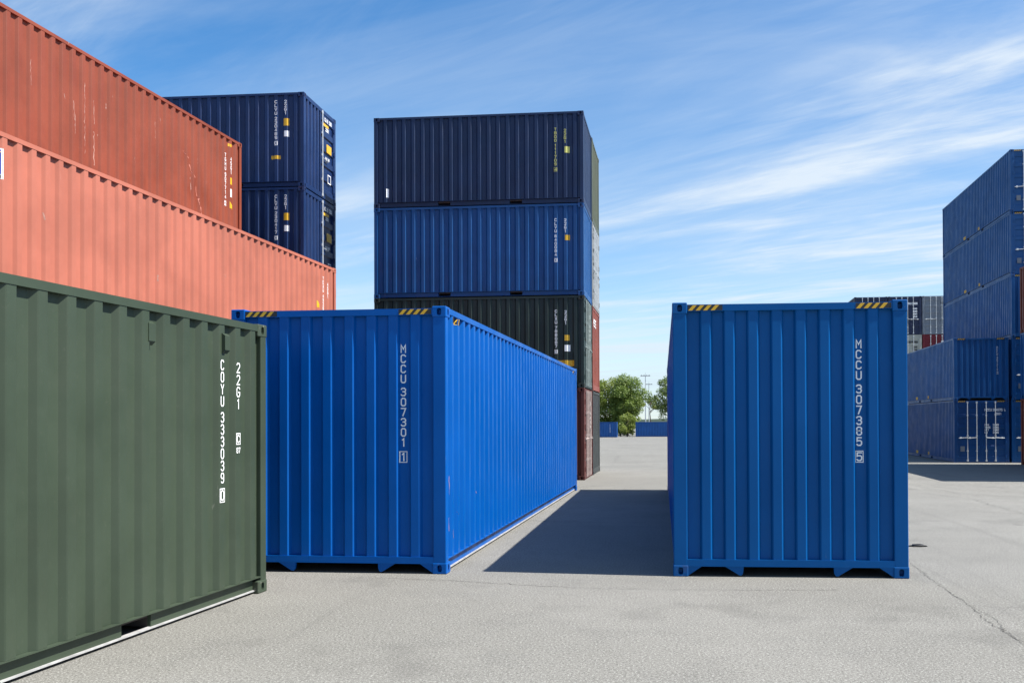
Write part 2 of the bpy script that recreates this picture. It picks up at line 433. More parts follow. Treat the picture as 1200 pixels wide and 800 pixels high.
def decal(face, L, u0, u1, z0, z1, dfn, shear=0.0, lift=0.003, cols=None):
    P, _ = frame(face, L); mb = MB(); k = cols or max(1, int(abs(u1 - u0) / 0.02))
    for i in range(k):
        a = u0 + (u1 - u0) * i / k; b = u0 + (u1 - u0) * (i + 1) / k
        mb.quad(P(a, z0, dfn(a) - lift), P(b, z0, dfn(b) - lift), P(b + shear, z1, dfn(b + shear) - lift), P(a + shear, z1, dfn(a + shear) - lift))
    return mb.mesh('tag')

# ------------------------------------------------------------------ container builder
def flange_pieces(L, pockets):
    cuts = [(0.172, None)]
    segs = []; s = 0.172
    for (a, b) in sorted(pockets or []): segs.append((s, a)); s = b
    segs.append((s, L - 0.172)); return segs
def mk_bottom_rail(face, L, pockets):
    P, FL = frame(face, L); mb = MB()
    mb.boxP(P, 0.104, FL - 0.104, 0.150, 0.160, 0.008, 0.090)
    for a, b in flange_pieces(L, pockets): mb.boxP(P, a, b, 0.036, 0.150, 0.060, 0.068)
    for (a, b) in pockets or []:
        for e in (a, b): mb.boxP(P, e - 0.003, e + 0.003, 0.037, 0.149, 0.062, 1.15)
    return mb.mesh('bottom_rail')
def mk_ledge(face, L):
    P, FL = frame(face, L); mb = MB(); mb.boxP(P, 0.174, FL - 0.174, 0.024, 0.036, 0.040, 0.085); return mb.mesh('bottom_ledge')
def mk_top_rail(face, L, H):
    P, FL = frame(face, L); mb = MB(); mb.boxP(P, 0.170, FL - 0.170, H - 0.072, H - 0.010, 0.005, 0.070); return mb.mesh('top_rail')
def mk_end_sill(face, L, goose):
    P, FL = frame(face, L); mb = MB()
    if goose:
        mb.boxP(P, 0.144, W - 0.144, 0.108, 0.182, 0.006, 0.085)
    else:
        mb.boxP(P, 0.160, W - 0.160, 0.020, 0.182, 0.010, 0.085)
    return mb.mesh('end_sill')
def mk_gussets(face, L, fl):
    P, FL = frame(face, L); mb = MB()
    if not fl: mb.prism(P, [(0.159, 0.012), (0.300, 0.107), (0.159, 0.107)], 0.012, 0.07)
    else: mb.prism(P, [(W - 0.159, 0.012), (W - 0.159, 0.107), (W - 0.300, 0.107)], 0.012, 0.07)
    return mb.mesh('gusset')
def mk_bracket(face, L, flip):
    P, FL = frame(face, L); mb = MB()
    poly = [(0.545, 0.107), (0.680, 0.024), (0.690, 0.018), (0.715, 0.016), (0.728, 0.032), (0.735, 0.06), (0.738, 0.107)]
    if flip: poly = [(W - 0.03 - u, z) for u, z in reversed(poly)]
    mb.prism(P, poly[::-1], 0.012, 0.045)
    return mb.mesh('sill_bracket')
def mk_header(face, L, H):
    P, FL = frame(face, L); mb = MB(); mb.boxP(P, 0.156, W - 0.156, H - 0.092, H - 0.022, 0.006, 0.085); return mb.mesh('end_header')
def mk_roof(L, H):
    mb = MB(); n = int(L / 0.22); pts = []
    for i in range(n):
        y = 0.09 + (L - 0.18) * i / n; p = (L - 0.18) / n
        pts += [(y, 0), (y + p * .38, 0), (y + p * .5, 0.016), (y + p * .88, 0.016)]
    pts.append((L - 0.09, 0))
    for y, d in pts: mb.v += [(0.068, y, H - 0.014 - d), (W - 0.068, y, H - 0.014 - d)]
    for i in range(len(pts) - 1): mb.f.append((2 * i, 2 * i + 1, 2 * i + 3, 2 * i + 2))
    return mb.mesh('roof_panel')
def mk_floor(L):
    mb = MB(); P = lambda u, z, d: (u, d, z)
    mb.boxP(P, 0.088, W - 0.088, 0.112, 0.148, 0.088, L - 0.088)
    k = int(L / 0.61)
    for i in range(k):
        y = 0.5 + (L - 1.0) * i / (k - 1); mb.boxP(P, 0.088, W - 0.088, 0.035, 0.111, y, y + 0.04)
    return mb.mesh('underfloor')
def mk_door(face, L, H, i):
    P, FL = frame(face, L); mb = MB()
    a, b = (0.150, W / 2 - 0.006) if i == 0 else (W / 2 + 0.006, W - 0.150)
    z0, z1 = 0.150, H - 0.128
    n = 5; hgt = (z1 - z0 - 0.2) / n
    pts = [(z0, 0.022), (z0 + 0.12, 0.022)]
    for k in range(n):
        s = z0 + 0.12 + k * hgt
        pts += [(s + 0.03, 0.022), (s + 0.06, 0.054), (s + hgt - 0.15, 0.054), (s + hgt - 0.12, 0.022)]
    pts.append((z1, 0.022))
    ai, bi = a + 0.05, b - 0.05
    for (z, d) in pts: mb.v += [tuple(P(ai, z, d)), tuple(P(bi, z, d))]
    for q in range(len(pts) - 1): mb.f.append((2 * q, 2 * q + 1, 2 * q + 3, 2 * q + 2))
    mb.boxP(P, a, ai, z0, z1, 0.016, 0.07); mb.boxP(P, bi, b, z0, z1, 0.016, 0.07)
    return mb.mesh('door')
def mk_rod(face, L, H, u):
    P, FL = frame(face, L); mb = MB()
    mb.tube(P(u, 0.07, -0.004), P(u, H - 0.06, -0.004), 0.019, 8)
    for z in (0.10, H - 0.10): mb.boxP(P, u - 0.045, u + 0.045, z - 0.04, z + 0.04, -0.012, 0.012)
    for z in (0.55, 1.25, H - 0.7): mb.boxP(P, u - 0.04, u + 0.04, z - 0.03, z + 0.03, -0.006, 0.03)
    return mb.mesh('lock_rod')
def mk_handle(face, L, u, side, z):
    P, FL = frame(face, L); mb = MB()
    mb.tube(P(u, z, -0.024), P(u + side * 0.40, z - 0.02, -0.024), 0.012, 6)
    mb.boxP(P, u + side * 0.30 - 0.04, u + side * 0.30 + 0.04, z - 0.05, z + 0.04, -0.016, 0.05)
    return mb.mesh('door_handle')
def mk_hinge(face, L, u, z):
    P, FL = frame(face, L); mb = MB(); mb.boxP(P, u - 0.05, u + 0.05, z - 0.035, z + 0.035, -0.004, 0.03)
    mb.tube(P(u, z - 0.07, -0.004), P(u, z + 0.07, -0.004), 0.014, 6); return mb.mesh('hinge')

GROUP = None
def container(name, label, L, H, mat, loc, yaw, front='plain', back='plain', goose=False, pockets=None, rods=None, group=None, tags=(), gaskets=None,
              ledge=True, sides=('left', 'right'), detail=True):
    """root empty at local corner (0,0,0); local x 0..W across, y 0..L along, z up"""
    root = bpy.data.objects.new(name, None); COL.objects.link(root)
    root.location = loc; root.rotation_euler = (0, 0, yaw); root.empty_display_size = 0.3
    root['label'] = label; root['category'] = 'container'
    if group: root['group'] = group
    rods = rods or M_STEEL
    pk = tuple(pockets or ())
    for sx in (0, 1):
        for sy in (0, 1):
            for sz in (0, 1):
                o = part('corner_casting', cached(('cast', sx, sy, sz), lambda: casting_mesh(sx, sy, sz)), bpy.data.materials[mat.name + '_cast'], root)
                o.location = (W * sx, L * sy, H * sz)
            o = part('corner_post', cached(('post', H), lambda: post_mesh(H)), mat, root)
            o.location = (0.005 if not sx else W - 0.005 - 0.146, 0.005 if not sy else L - 0.005 - 0.104, 0)
    sp = side_profile(L)
    for f in sides:
        P, FL = frame(f, L)
        part('side_panel', cached(('side', f, L, H), lambda: sheet(P, sp, 0.161, H - 0.060).mesh('side_panel')), mat, root)
        part('top_rail', cached(('trail', f, L, H), lambda: mk_top_rail(f, L, H)), mat, root)
        part('bottom_rail', cached(('brail', f, L, pk), lambda: mk_bottom_rail(f, L, pk)), mat, root)
        part('bottom_ledge', cached(('ledge', f, L), lambda: mk_ledge(f, L)), M_DUST if ledge else mat, root)
    ep = end_profile()
    for f, kind in (('front', front), ('back', back)):
        P, FL = frame(f, L)
        if kind == 'plain':
            part('end_panel', cached(('end', f, L, H), lambda: sheet(P, ep, 0.178, H - 0.088).mesh('end_panel')), mat, root)
            part('end_header', cached(('head', f, L, H), lambda: mk_header(f, L, H)), mat, root)
            part('end_sill', cached(('sill', f, L, goose), lambda: mk_end_sill(f, L, goose)), mat, root)
            if goose:
                for fl in (False, True):
                    part('gusset', cached(('gus', f, L, fl), lambda: mk_gussets(f, L, fl)), mat, root)
                    part('sill_bracket', cached(('brk', f, L, fl), lambda: mk_bracket(f, L, fl)), mat, root)
        else:
            half = kind == 'half'
            def hs(zz):
                mb = MB(); mb.boxP(P, 0.160, W - 0.160, zz[0], zz[1], 0.008, 0.085); return mb.mesh('end_header')
            part('end_header', cached(('dhead', f, L, H), lambda: hs((H - 0.125, H - 0.018))), mat, root)
            part('end_sill', cached(('dsill', f, L), lambda: hs((0.018, 0.146))), mat, root)
            if half:
                hp = [q_ for q_ in ep if q_[0] < 1.20] + [(W / 2 + 0.004, 0.056)]
                part('end_panel', cached(('halfend', f, L, H), lambda: sheet(P, hp, 0.140, H - 0.120).mesh('end_panel')), mat, root)
            for i in ((1,) if half else (0, 1)):
                dm = mat
                d = part('door', cached(('door', f, L, H, i), lambda: mk_door(f, L, H, i)), dm, root)
                us = (0.59, 1.00) if i == 0 else (1.42, 1.83)
                if half: us = (1.36,)
                hb = 0.150 if i == 0 else W - 0.150
                for j, u in enumerate(us):
                    part('lock_rod', cached(('rod', f, L, H, u), lambda: mk_rod(f, L, H, u)), rods, d)
                    sd = (-1 if j == 0 else -1) if i == 0 else 1
                    part('door_handle', cached(('hdl', f, L, u, sd), lambda: mk_handle(f, L, u, sd, 1.16)), rods, d)
                for z in (0.3, 0.95, H - 1.1, H - 0.4):
                    part('hinge', cached(('hinge', f, L, hb, z), lambda: mk_hinge(f, L, hb, z)), mat, d)
    part('roof_panel', cached(('roof', L, H), lambda: mk_roof(L, H)), mat, root)
    part('underfloor', cached(('floor', L), lambda: mk_floor(L)), M_FLOORW, root)
    return root

EP = depth_fn(end_profile())
SP20 = depth_fn(side_profile(L20)); SP40 = depth_fn(side_profile(L40))
def rot2(a, x, y): return (math.cos(a) * x - math.sin(a) * y, math.sin(a) * x + math.cos(a) * y)
def at_corner(X, Y, z, yaw_deg, lx, ly):
    """location of the local origin so that local (lx, ly) lands on world (X, Y)"""
    a = R_(yaw_deg); dx, dy = rot2(a, lx, ly); return (X - dx, Y - dy, z), a
def broadside(X, Y, z, yaw_deg):
    """long side towards the camera, world corner (X, Y) at its left end; the local right side faces the camera"""
    return at_corner(X, Y, z, yaw_deg - 90, W, 0)

def hazard(root, face, L, H, u0, u1, z0, z1, dfn, n=4, sh=0.05):
    part('hazard_tape', decal(face, L, u0, u1, z0, z1, dfn, 0, 0.0015), M_BLACK, root)
    w = (u1 - u0 - sh) / n
    for i in range(n):
        a = u0 + i * w + 0.004
        part('hazard_stripe', decal(face, L, a, a + w * 0.52, z0, z1, dfn, sh, 0.003, cols=1 if face in ('front', 'back') else None), M_YELLOW, root)
flat = lambda d: (lambda u: d)

# ------------------------------------------------------------------ ground
def sm(t): t = min(1, max(0, t)); return t * t * (3 - 2 * t)
def gz(x, y):
    k = sm((x - 3.2) / 6)
    s = 31 - 17 * k; e = 41 - 13 * k
    z = -0.333 * sm((y - s) / (e - s))
    z -= 0.270 * sm((y - 57.5) / 10)
    z -= 0.43 * sm((y - 88) / 60)
    return z
xs = sorted(set([-4000, -1500, -600, -250, -120, -60] + [-40 + 2 * i for i in range(41)] + [60, 120, 250, 600, 1500, 4000]))
ys = sorted(set([-600, -120, -40] + [-20 + 2 * i for i in range(86)] + [170, 200, 260, 400, 800, 1600, 3000, 6000]))
mb = MB()
for y in ys:
    for x in xs: mb.v.append((x, y, gz(x, y)))
nx = len(xs)
for j in range(len(ys) - 1):
    for i in range(nx - 1): mb.f.append((j * nx + i, j * nx + i + 1, (j + 1) * nx + i + 1, (j + 1) * nx + i))
mt, nt, bs = new_mat('asphalt')
tc = N(nt, 'ShaderNodeTexCoord').outputs['Object']
base = mix(nt, ramp(nt, noise(nt, tc, 0.22, 5, 0.6), 0.32, 0.68), (0.160, 0.156, 0.140), (0.206, 0.201, 0.183))
base = mix(nt, ramp(nt, noise(nt, tc, 1.3, 6, 0.7), 0.46, 0.74, 0, 0.55), base, (0.123, 0.121, 0.112))
# long sweep marks and paler worn lanes
base = mix(nt, ramp(nt, noise(nt, mapping(nt, tc, scale=(0.05, 0.9, 1), rot=(0, 0, R_(7))), 1.0, 5, 0.6), 0.50, 0.70, 0, 0.30), base, (0.234, 0.229, 0.212))
# aggregate: dark gaps and pale stones at two sizes
base = mix(nt, ramp(nt, noise(nt, tc, 46, 4, 0.9), 0.48, 0.60, 0, 0.80), base, (0.070, 0.068, 0.061))
base = mix(nt, ramp(nt, noise(nt, mapping(nt, tc, loc=(9, 4, 2)), 58, 4, 0.9), 0.51, 0.61, 0, 0.85), base, (0.41, 0.404, 0.38))
base = mix(nt, ramp(nt, noise(nt, mapping(nt, tc, loc=(2, 7, 1)), 110, 2, 0.8), 0.52, 0.62, 0, 0.6), base, (0.082, 0.080, 0.074))
# tyre tracks and old stains
base = mix(nt, ramp(nt, noise(nt, mapping(nt, tc, loc=(1.3, 0, 0), scale=(1.6, 0.05, 1), rot=(0, 0, R_(-14))), 1.0, 4, 0.6), 0.58, 0.72, 0, 0.30), base, (0.086, 0.084, 0.080))
base = mix(nt, ramp(nt, noise(nt, mapping(nt, tc, loc=(7.7, 2.1, 0)), 0.55, 5, 0.62), 0.57, 0.68, 0, 0.34), base, (0.102, 0.100, 0.092))
# oil spots
base = mix(nt, ramp(nt, noise(nt, mapping(nt, tc, loc=(3, 1, 0)), 2.4, 2, 0.4), 0.73, 0.80, 0, 0.45), base, (0.061, 0.057, 0.051))
nt.links.new(base, bs.inputs['Base Color'])
bs.inputs['Roughness'].default_value = 0.88; bs.inputs['Specular IOR Level'].default_value = 0.25
bp = N(nt, 'ShaderNodeBump'); bp.inputs['Strength'].default_value = 0.15; bp.inputs['Distance'].default_value = 0.003
nt.links.new(noise(nt, tc, 60, 5, 0.7), bp.inputs['Height']); nt.links.new(bp.outputs[0], bs.inputs['Normal'])
ground = part('ground', mb.mesh('ground'), mt); ground['kind'] = 'structure'

M_CRACK = flat_mat('crack_filler', (0.10, 0.096, 0.088), 0.95, 0.35, scale=25)
rng = random.Random(5)
def crack(pts, w, jit=0.02, step=0.045):
    mb = MB(); line = []
    for a, b in zip(pts[:-1], pts[1:]):
        d = math.hypot(b[0] - a[0], b[1] - a[1]); k = max(1, int(d / step))
        for i in range(k):
            t = i / k; line.append((a[0] + (b[0] - a[0]) * t + rng.gauss(0, jit), a[1] + (b[1] - a[1]) * t + rng.gauss(0, jit)))
    line.append(pts[-1])
    for i, p in enumerate(line):
        q = line[min(i + 1, len(line) - 1)]; r = line[max(i - 1, 0)]
        t = Vector((q[0] - r[0], q[1] - r[1])).normalized(); n = Vector((-t.y, t.x))
        ww = w * rng.uniform(0.25, 1.2) * (0.2 if i in (0, len(line) - 1) else 1)
        for s in (-.5, .5): mb.v.append((p[0] + n.x * ww * s, p[1] + n.y * ww * s, gz(*p) + 0.004))
    for i in range(len(line) - 1): mb.f.append((2 * i, 2 * i + 1, 2 * i + 3, 2 * i + 2))
    part('crack', mb.mesh('crack'), M_CRACK, ground)
crack([(2.85, 11.4), (2.82, 10.74), (2.75, 9.67), (2.70, 8.4), (2.63, 7.77), (2.63, 7.02), (2.61, 5.5), (2.7, 4.0)], 0.010, 0.012, 0.03)
crack([(2.71, 8.45), (2.72, 7.9), (2.655, 7.4), (2.64, 6.8)], 0.006, 0.014, 0.03)
crack([(2.70, 8.45), (2.95, 8.36), (3.15, 8.39), (4.6, 8.5)], 0.007, 0.010)
crack([(6.78, 25.7), (6.5, 21.0), (6.27, 16.7), (6.4, 13.0)], 0.018, 0.03, 0.1)
crack([(-3.0, 9.55), (-2.18, 9.43), (-1.4, 9.2), (-0.64, 9.06), (0.84, 9.05), (1.7, 9.15)], 0.010, 0.014)
crack([(-2.6, 15.3), (-1.0, 15.0), (0.0, 15.15)], 0.016, 0.02)
crack([(-2.4, 45.0), (0.5, 44.4), (4.0, 44.9)], 0.06, 0.03, 0.2)
crack([(4.2, 18.0), (6.1, 16.8), (8.5, 16.2), (12.0, 16.5)], 0.02, 0.03, 0.1)
crack([(3.4, 24.0), (7.0, 22.0), (12.5, 21.0)], 0.03, 0.04, 0.15)

# ------------------------------------------------------------------ the two blue high-cubes in front
def mccu_front(root, digits, check, u):
    rows = [(c, 2.490 - 0.110 * i, False) for i, c in enumerate('MCCU')]
    rows += [(c, 2.018 - 0.110 * i, False) for i, c in enumerate(digits)]
    rows.append((check, 1.310, True))
    vmark(root, M_WHITE, 'front', L40, rows, u, EP)
    hazard(root, 'front', L40, H2, 0.165, 0.530, H2 - 0.086, H2 - 0.030, flat(0.006))
    hazard(root, 'front', L40, H2, W - 0.530, W - 0.165, H2 - 0.086, H2 - 0.030, flat(0.006))
    for u0 in (0.33, L40 - 0.70):
        hazard(root, 'right', L40, H2, u0, u0 + 0.37, 2.745, 2.812, SP40, 2, 0.06)
    for (u0, z0) in ((L40 - 0.36, 2.775), (L40 - 0.36, 1.395), (0.18, 1.395)):
        part('reflector', decal('right', L40, u0, u0 + 0.05, z0, z0 + 0.06, SP40), M_WHITE, root)
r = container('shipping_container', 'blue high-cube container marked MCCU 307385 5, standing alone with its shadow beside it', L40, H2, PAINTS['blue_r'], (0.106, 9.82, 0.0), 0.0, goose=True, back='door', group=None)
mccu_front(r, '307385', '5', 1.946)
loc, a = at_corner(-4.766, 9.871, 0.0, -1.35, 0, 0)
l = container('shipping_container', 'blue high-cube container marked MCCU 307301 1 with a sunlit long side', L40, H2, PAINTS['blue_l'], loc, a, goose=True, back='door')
mccu_front(l, '307301', '1', 1.946)

# ------------------------------------------------------------------ green container
loc, a = at_corner(-3.86, 8.752, 0.0, -3.84, W, L20)
PK20 = ((L20 / 2 - 1.205, L20 / 2 - 0.845), (L20 / 2 + 0.845, L20 / 2 + 1.205))
PKC = ((1.87, 2.23), (3.94, 4.30))
g = container('shipping_container', 'olive green container marked COYU 333039 0 and 22G1, standing on the ground', L20, H1, PAINTS['green'], loc, a, front='door', pockets=PKC)
vmark(g, M_WHITE, 'right', L20, serial_rows('COYU', '333039', '0', 2.205, 0.108), L20 - 0.798, SP20, 0.094, 0.044, 0.0056)
vmark(g, M_WHITE, 'right', L20, [(c, 2.195 - 0.111 * i, False) for i, c in enumerate('22G1')], L20 - 0.525, SP20, 0.096, 0.050, 0.0056)
vmark(g, M_WHITE, 'right', L20, [('C', 1.530, True)], L20 - 0.525, SP20, 0.074, 0.036, 0.0056)
hmark(g, M_WHITE, 'right', L20, '87', L20 - 0.554, 1.365, 0.045, SP20, 0.024, 0.004, 0.5)
def vent(root, uc, z0, z1, face, L, mat, dfn):
    P, _ = frame(face, L); mb = MB(); d = dfn(uc)
    prof = [(z0, d - 0.004), (z0 + 0.03, d - 0.034), (z1 - 0.02, d - 0.034), (z1, d - 0.004)]
    for (z, dd) in prof: mb.v += [tuple(P(uc - 0.042, z, dd)), tuple(P(uc + 0.042, z, dd))]
    for (z, dd) in prof: mb.v += [tuple(P(uc - 0.042, z, d + 0.01)), tuple(P(uc + 0.042, z, d + 0.01))]
    for i in range(3):
        mb.f.append((2 * i, 2 * i + 1, 2 * i + 3, 2 * i + 2))
        mb.f.append((2 * i, 2 * i + 2, 8 + 2 * i + 2, 8 + 2 * i)); mb.f.append((2 * i + 3, 2 * i + 1, 8 + 2 * i + 1, 8 + 2 * i + 3))
    part('vent_cover', mb.mesh('vent_cover'), mat, root)
vent(g, L20 - 1.825, 2.254, 2.441, 'right', L20, PAINTS['green'], SP20)
vent(g, L20 - 0.765, 2.262, 2.441, 'right', L20, PAINTS['green'], SP20)
vent(g, 0.77, 2.262, 2.441, 'right', L20, PAINTS['green'], SP20)

# ------------------------------------------------------------------ red rows on the left
SX, SY, SA = -8.142, 22.537, -2.56
def red(z, H, mat, label, X, Y, A, **k):
    loc, a = at_corner(X, Y, z, A, W, L40)
    return container('shipping_container', label, L40, H, mat, loc, a, front='door', **k)
red(0, H1, PAINTS['rust_p'], 'brick red container on the ground under the faded salmon one', SX, SY, SA)
s = red(H1 + 0.003, H2, PAINTS['salmon'], 'faded salmon pink long container with a blue badge, second in its stack', SX, SY, SA)
rows = serial_rows('TEXU', '452601', '3', 2.58, 0.098)
vmark(s, M_WHITE, 'right', L40, rows, L40 - 0.787, SP40, 0.085, 0.045)
vmark(s, M_WHITE, 'right', L40, [(c, 2.47 - 0.10 * i, False) for i, c in enumerate('45G1')], L40 - 0.517, SP40, 0.085, 0.045)
def triangle(root, u, z, w, h, L, dfn, face='right'):
    P, _ = frame(face, L); mb = MB(); n = 8
    for i in range(n):
        a, b = u + w * i / n, u + w * (i + 1) / n
        top = lambda q: z + h * (1 - (q - u) / w)
        mb.quad(P(a, z, dfn(a) - .004), P(b, z, dfn(b) - .004), P(b, top(b), dfn(b) - .004), P(a, top(a), dfn(a) - .004))
    part('warning_triangle', mb.mesh('warning_triangle'), M_YELLOW, root)
triangle(s, L40 - 1.12, 1.80, 0.21, 0.17, L40, SP40)
# badge near the front end: white plate, blue field, yellow swoosh
part('badge_plate', decal('right', L40, 0.62, 1.112, 2.262, 2.668, SP40, 0, 0.003), M_WHITE, s)
part('badge_field', decal('right', L40, 0.645, 1.088, 2.325, 2.650, SP40, 0, 0.005), M_LOGO, s)
P_, _ = frame('right', L40); mbs = MB()
ribbon(mbs, P_, [(0.66 + 0.05 * i, 2.42 + 0.20 * (i / 8) ** 2.2) for i in range(9)], 0.020, SP40, 0.008)
part('badge_swoosh', mbs.mesh('badge_swoosh'), M_YELLOW, s)
part('badge_lettering', htext('right', L40, 'N', 1.03, 2.275, 0.038, lambda u: SP40(u) - 0.002, 0.05, 0.006, 0.5), M_BLACK, s)

RX_, RY_, RA = -10.575, 22.50, -3.0
red(0, H2, PAINTS['rust_p'], 'brick red container at the bottom of the three-high red stack', RX_, RY_, RA)
red(H2 + 0.002, H2, PAINTS['maroon'], 'maroon container in the middle of the three-high red stack', RX_, RY_, RA)
t = red(2 * H2 + 0.004, H2, PAINTS['rust'], 'rust red long container with pale scratches, topmost of the three-high red stack', RX_, RY_, RA)
rows = serial_rows('TGHU', '907714', '2', 2.44, 0.110)
vmark(t, M_WHITE, 'right', L40, rows, L40 - 0.787, SP40)
vmark(t, M_WHITE, 'right', L40, [(c, 2.41 - 0.110 * i, False) for i, c in enumerate('45G1')], L40 - 0.517, SP40)
part('tag', decal('right', L40, L40 - 0.555, L40 - 0.425, 1.73, 1.90, SP40), M_YELLOW, t)
part('tag', decal('right', L40, L40 - 0.555, L40 - 0.425, 1.42, 1.62, SP40), M_WHITE, t)
triangle(t, L40 - 0.57, 1.14, 0.19, 0.17, L40, SP40)
part('tag', decal('right', L40, L40 - 0.60, L40 - 0.50, 2.66, 2.73, SP40), M_YELLOW, t)

M_SCR = flat_mat('bare_scratch', (0.36, 0.19, 0.15), 0.6, 0.2)
M_SCAR = flat_mat('primer_scar', (0.50, 0.19, 0.14), 0.6, 0.2)
rsc = random.Random(12)
def scratch(root, face, L, dfn, pts, w, mat):
    P, _ = frame(face, L); mb = MB(); n = 0; line = []
    for a_, b_ in zip(pts[:-1], pts[1:]):
        k = max(2, int(math.hypot(b_[0] - a_[0], b_[1] - a_[1]) / 0.05))
        line += [(a_[0] + (b_[0] - a_[0]) * i / k + rsc.gauss(0, w * .25), a_[1] + (b_[1] - a_[1]) * i / k) for i in range(k)]
    for u, z in line:
        ww = w * 0.75 * rsc.uniform(0.1, 1.0)
        mb.v += [tuple(P(u - ww / 2, z, dfn(u - ww / 2) - .0015)), tuple(P(u + ww / 2, z, dfn(u + ww / 2) - .0015))]
    for i in range(len(line) - 1): mb.f.append((2 * i, 2 * i + 1, 2 * i + 3, 2 * i + 2))
    part('scratch', mb.mesh('scratch'), mat, root)
u0 = L40 - 6.2
for du, za, zb_, w_ in ((0.0, 1.85, 1.45, .035), (0.03, 1.62, 1.2, .03), (0.30, 2.30, 0.9, .035), (0.56, 2.05, 1.5, .03), (0.56, 1.45, 0.75, .045), (0.58, 2.62, 2.50, .03), (0.74, 1.45, 1.38, .04), (-1.1, 2.2, 1.7, .02), (2.6, 2.3, 1.9, .02), (-0.25, 1.9, 1.75, .03)):
    scratch(t, 'right', L40, SP40, [(u0 + du, za), (u0 + du + .015, zb_)], w_, M_SCR)
scratch(t, 'right', L40, SP40, [(L40 - 2.55, 2.0), (L40 - 2.3, 1.75), (L40 - 2.05, 1.35), (L40 - 1.85, 0.75), (L40 - 1.83, 0.5)], 0.05, M_SCAR)
for (uu, za, zb_) in ((L40 - 7.6, 1.55, 1.35), (L40 - 4.1, 0.9, 0.75), (L40 - 3.4, 1.2, 0.95), (L40 - 10.3, 2.0, 1.85), (L40 - 5.4, 1.9, 1.8), (L40 - 2.4, 1.4, 1.3)):
    scratch(s, 'right', L40, SP40, [(uu, za), (uu + .03, zb_)], 0.03, M_SCR)
for (uu, za, zb_, w_) in ((0.12, 1.05, 0.80, .03), (0.10, 0.60, 0.40, .025), (0.55, 0.62, 0.56, .02), (1.6, 0.80, 0.70, .012), (2.9, 1.15, 1.08, .012), (0.32, 0.45, 0.30, .015)):
    scratch(l, 'right', L40, (lambda u: 0.004 if u < 0.15 else SP40(u)), [(uu, za), (uu + .02, zb_)], w_, M_SCR)

# ------------------------------------------------------------------ navy stack behind the red rows
BX, BY, BYAW = -15.78, 24.45, -0.3
zb = [0, H2 + 0.002, H2 + H1 + 0.004, H2 + 2 * H1 + 0.006]
def b_door_end(root, H):
    """hinged half of the end: one lock rod, yellow placards and white print"""
    zt = H
    dz = flat(0.012)
    part('tag', decal('back', L20, 1.70, 2.08, 1.42, 1.66, flat(0.010)), M_YELLOW, root)
    part('tag', decal('back', L20, 1.45, 1.85, 2.13, 2.21, flat(0.010)), M_YELLOW, root)
    hmark(root, M_WHITE, 'back', L20, 'CLVU 230', 1.55, 2.29, 0.09, flat(0.010), 0.05, 0.010, 0.4)
    hmark(root, M_WHITE, 'back', L20, '22G1', 1.62, 2.02, 0.08, flat(0.010), 0.05, 0.009, 0.4)
    hmark(root, M_WHITE, 'back', L20, 'MAX GR', 1.60, 1.20, 0.06, flat(0.010), 0.04, 0.007, 0.4)
    P, _ = frame('back', L20); mb = MB()
    ribbon(mb, P, [(1.80, .55), (1.80, .78), (2.02, .78), (2.02, .55), (1.80, .55)], 0.014, flat(0.010), 0.002)
    part('marking', mb.mesh('marking'), M_WHITE, root)
for i in range(4):
    H = H2 if i == 0 else H1
    loc, a = broadside(BX, BY, zb[i], BYAW)
    lab = ['navy container at the bottom of the navy stack behind the red containers',
           'navy container second from the ground in the navy stack behind the red containers',
           'navy container below the topmost one in the stack behind the red containers',
           'navy container marked CLVU 230489 on top of the stack behind the red containers'][i]
    q = container('shipping_container', lab, L20, H, PAINTS['navy_b' if i % 2 else 'navy_b2'], loc, a, back='plain' if i < 2 else 'half', pockets=PKC, ledge=False)
    if i >= 2:
        vmark(q, M_WHITE, 'right', L20, serial_rows('CLVU', '230489' if i == 3 else '230417', '0', 2.38, 0.105), 5.26, SP20, 0.088, 0.055, 0.008)
        vmark(q, M_WHITE, 'right', L20, [(c, 2.38 - 0.105 * k, False) for k, c in enumerate('22G1')], 5.533, SP20, 0.088, 0.055, 0.008)
        part('tag', decal('right', L20, 5.47, 5.62, 1.68, 1.88, SP20), M_YELLOW, q)
        part('tag', decal('right', L20, 5.48, 5.62, 1.38, 1.54, SP20), M_WHITE, q)
        part('tag', decal('right', L20, 5.11, 5.38, 0.77, 0.87, SP20), M_YELLOW, q)
        b_door_end(q, H)

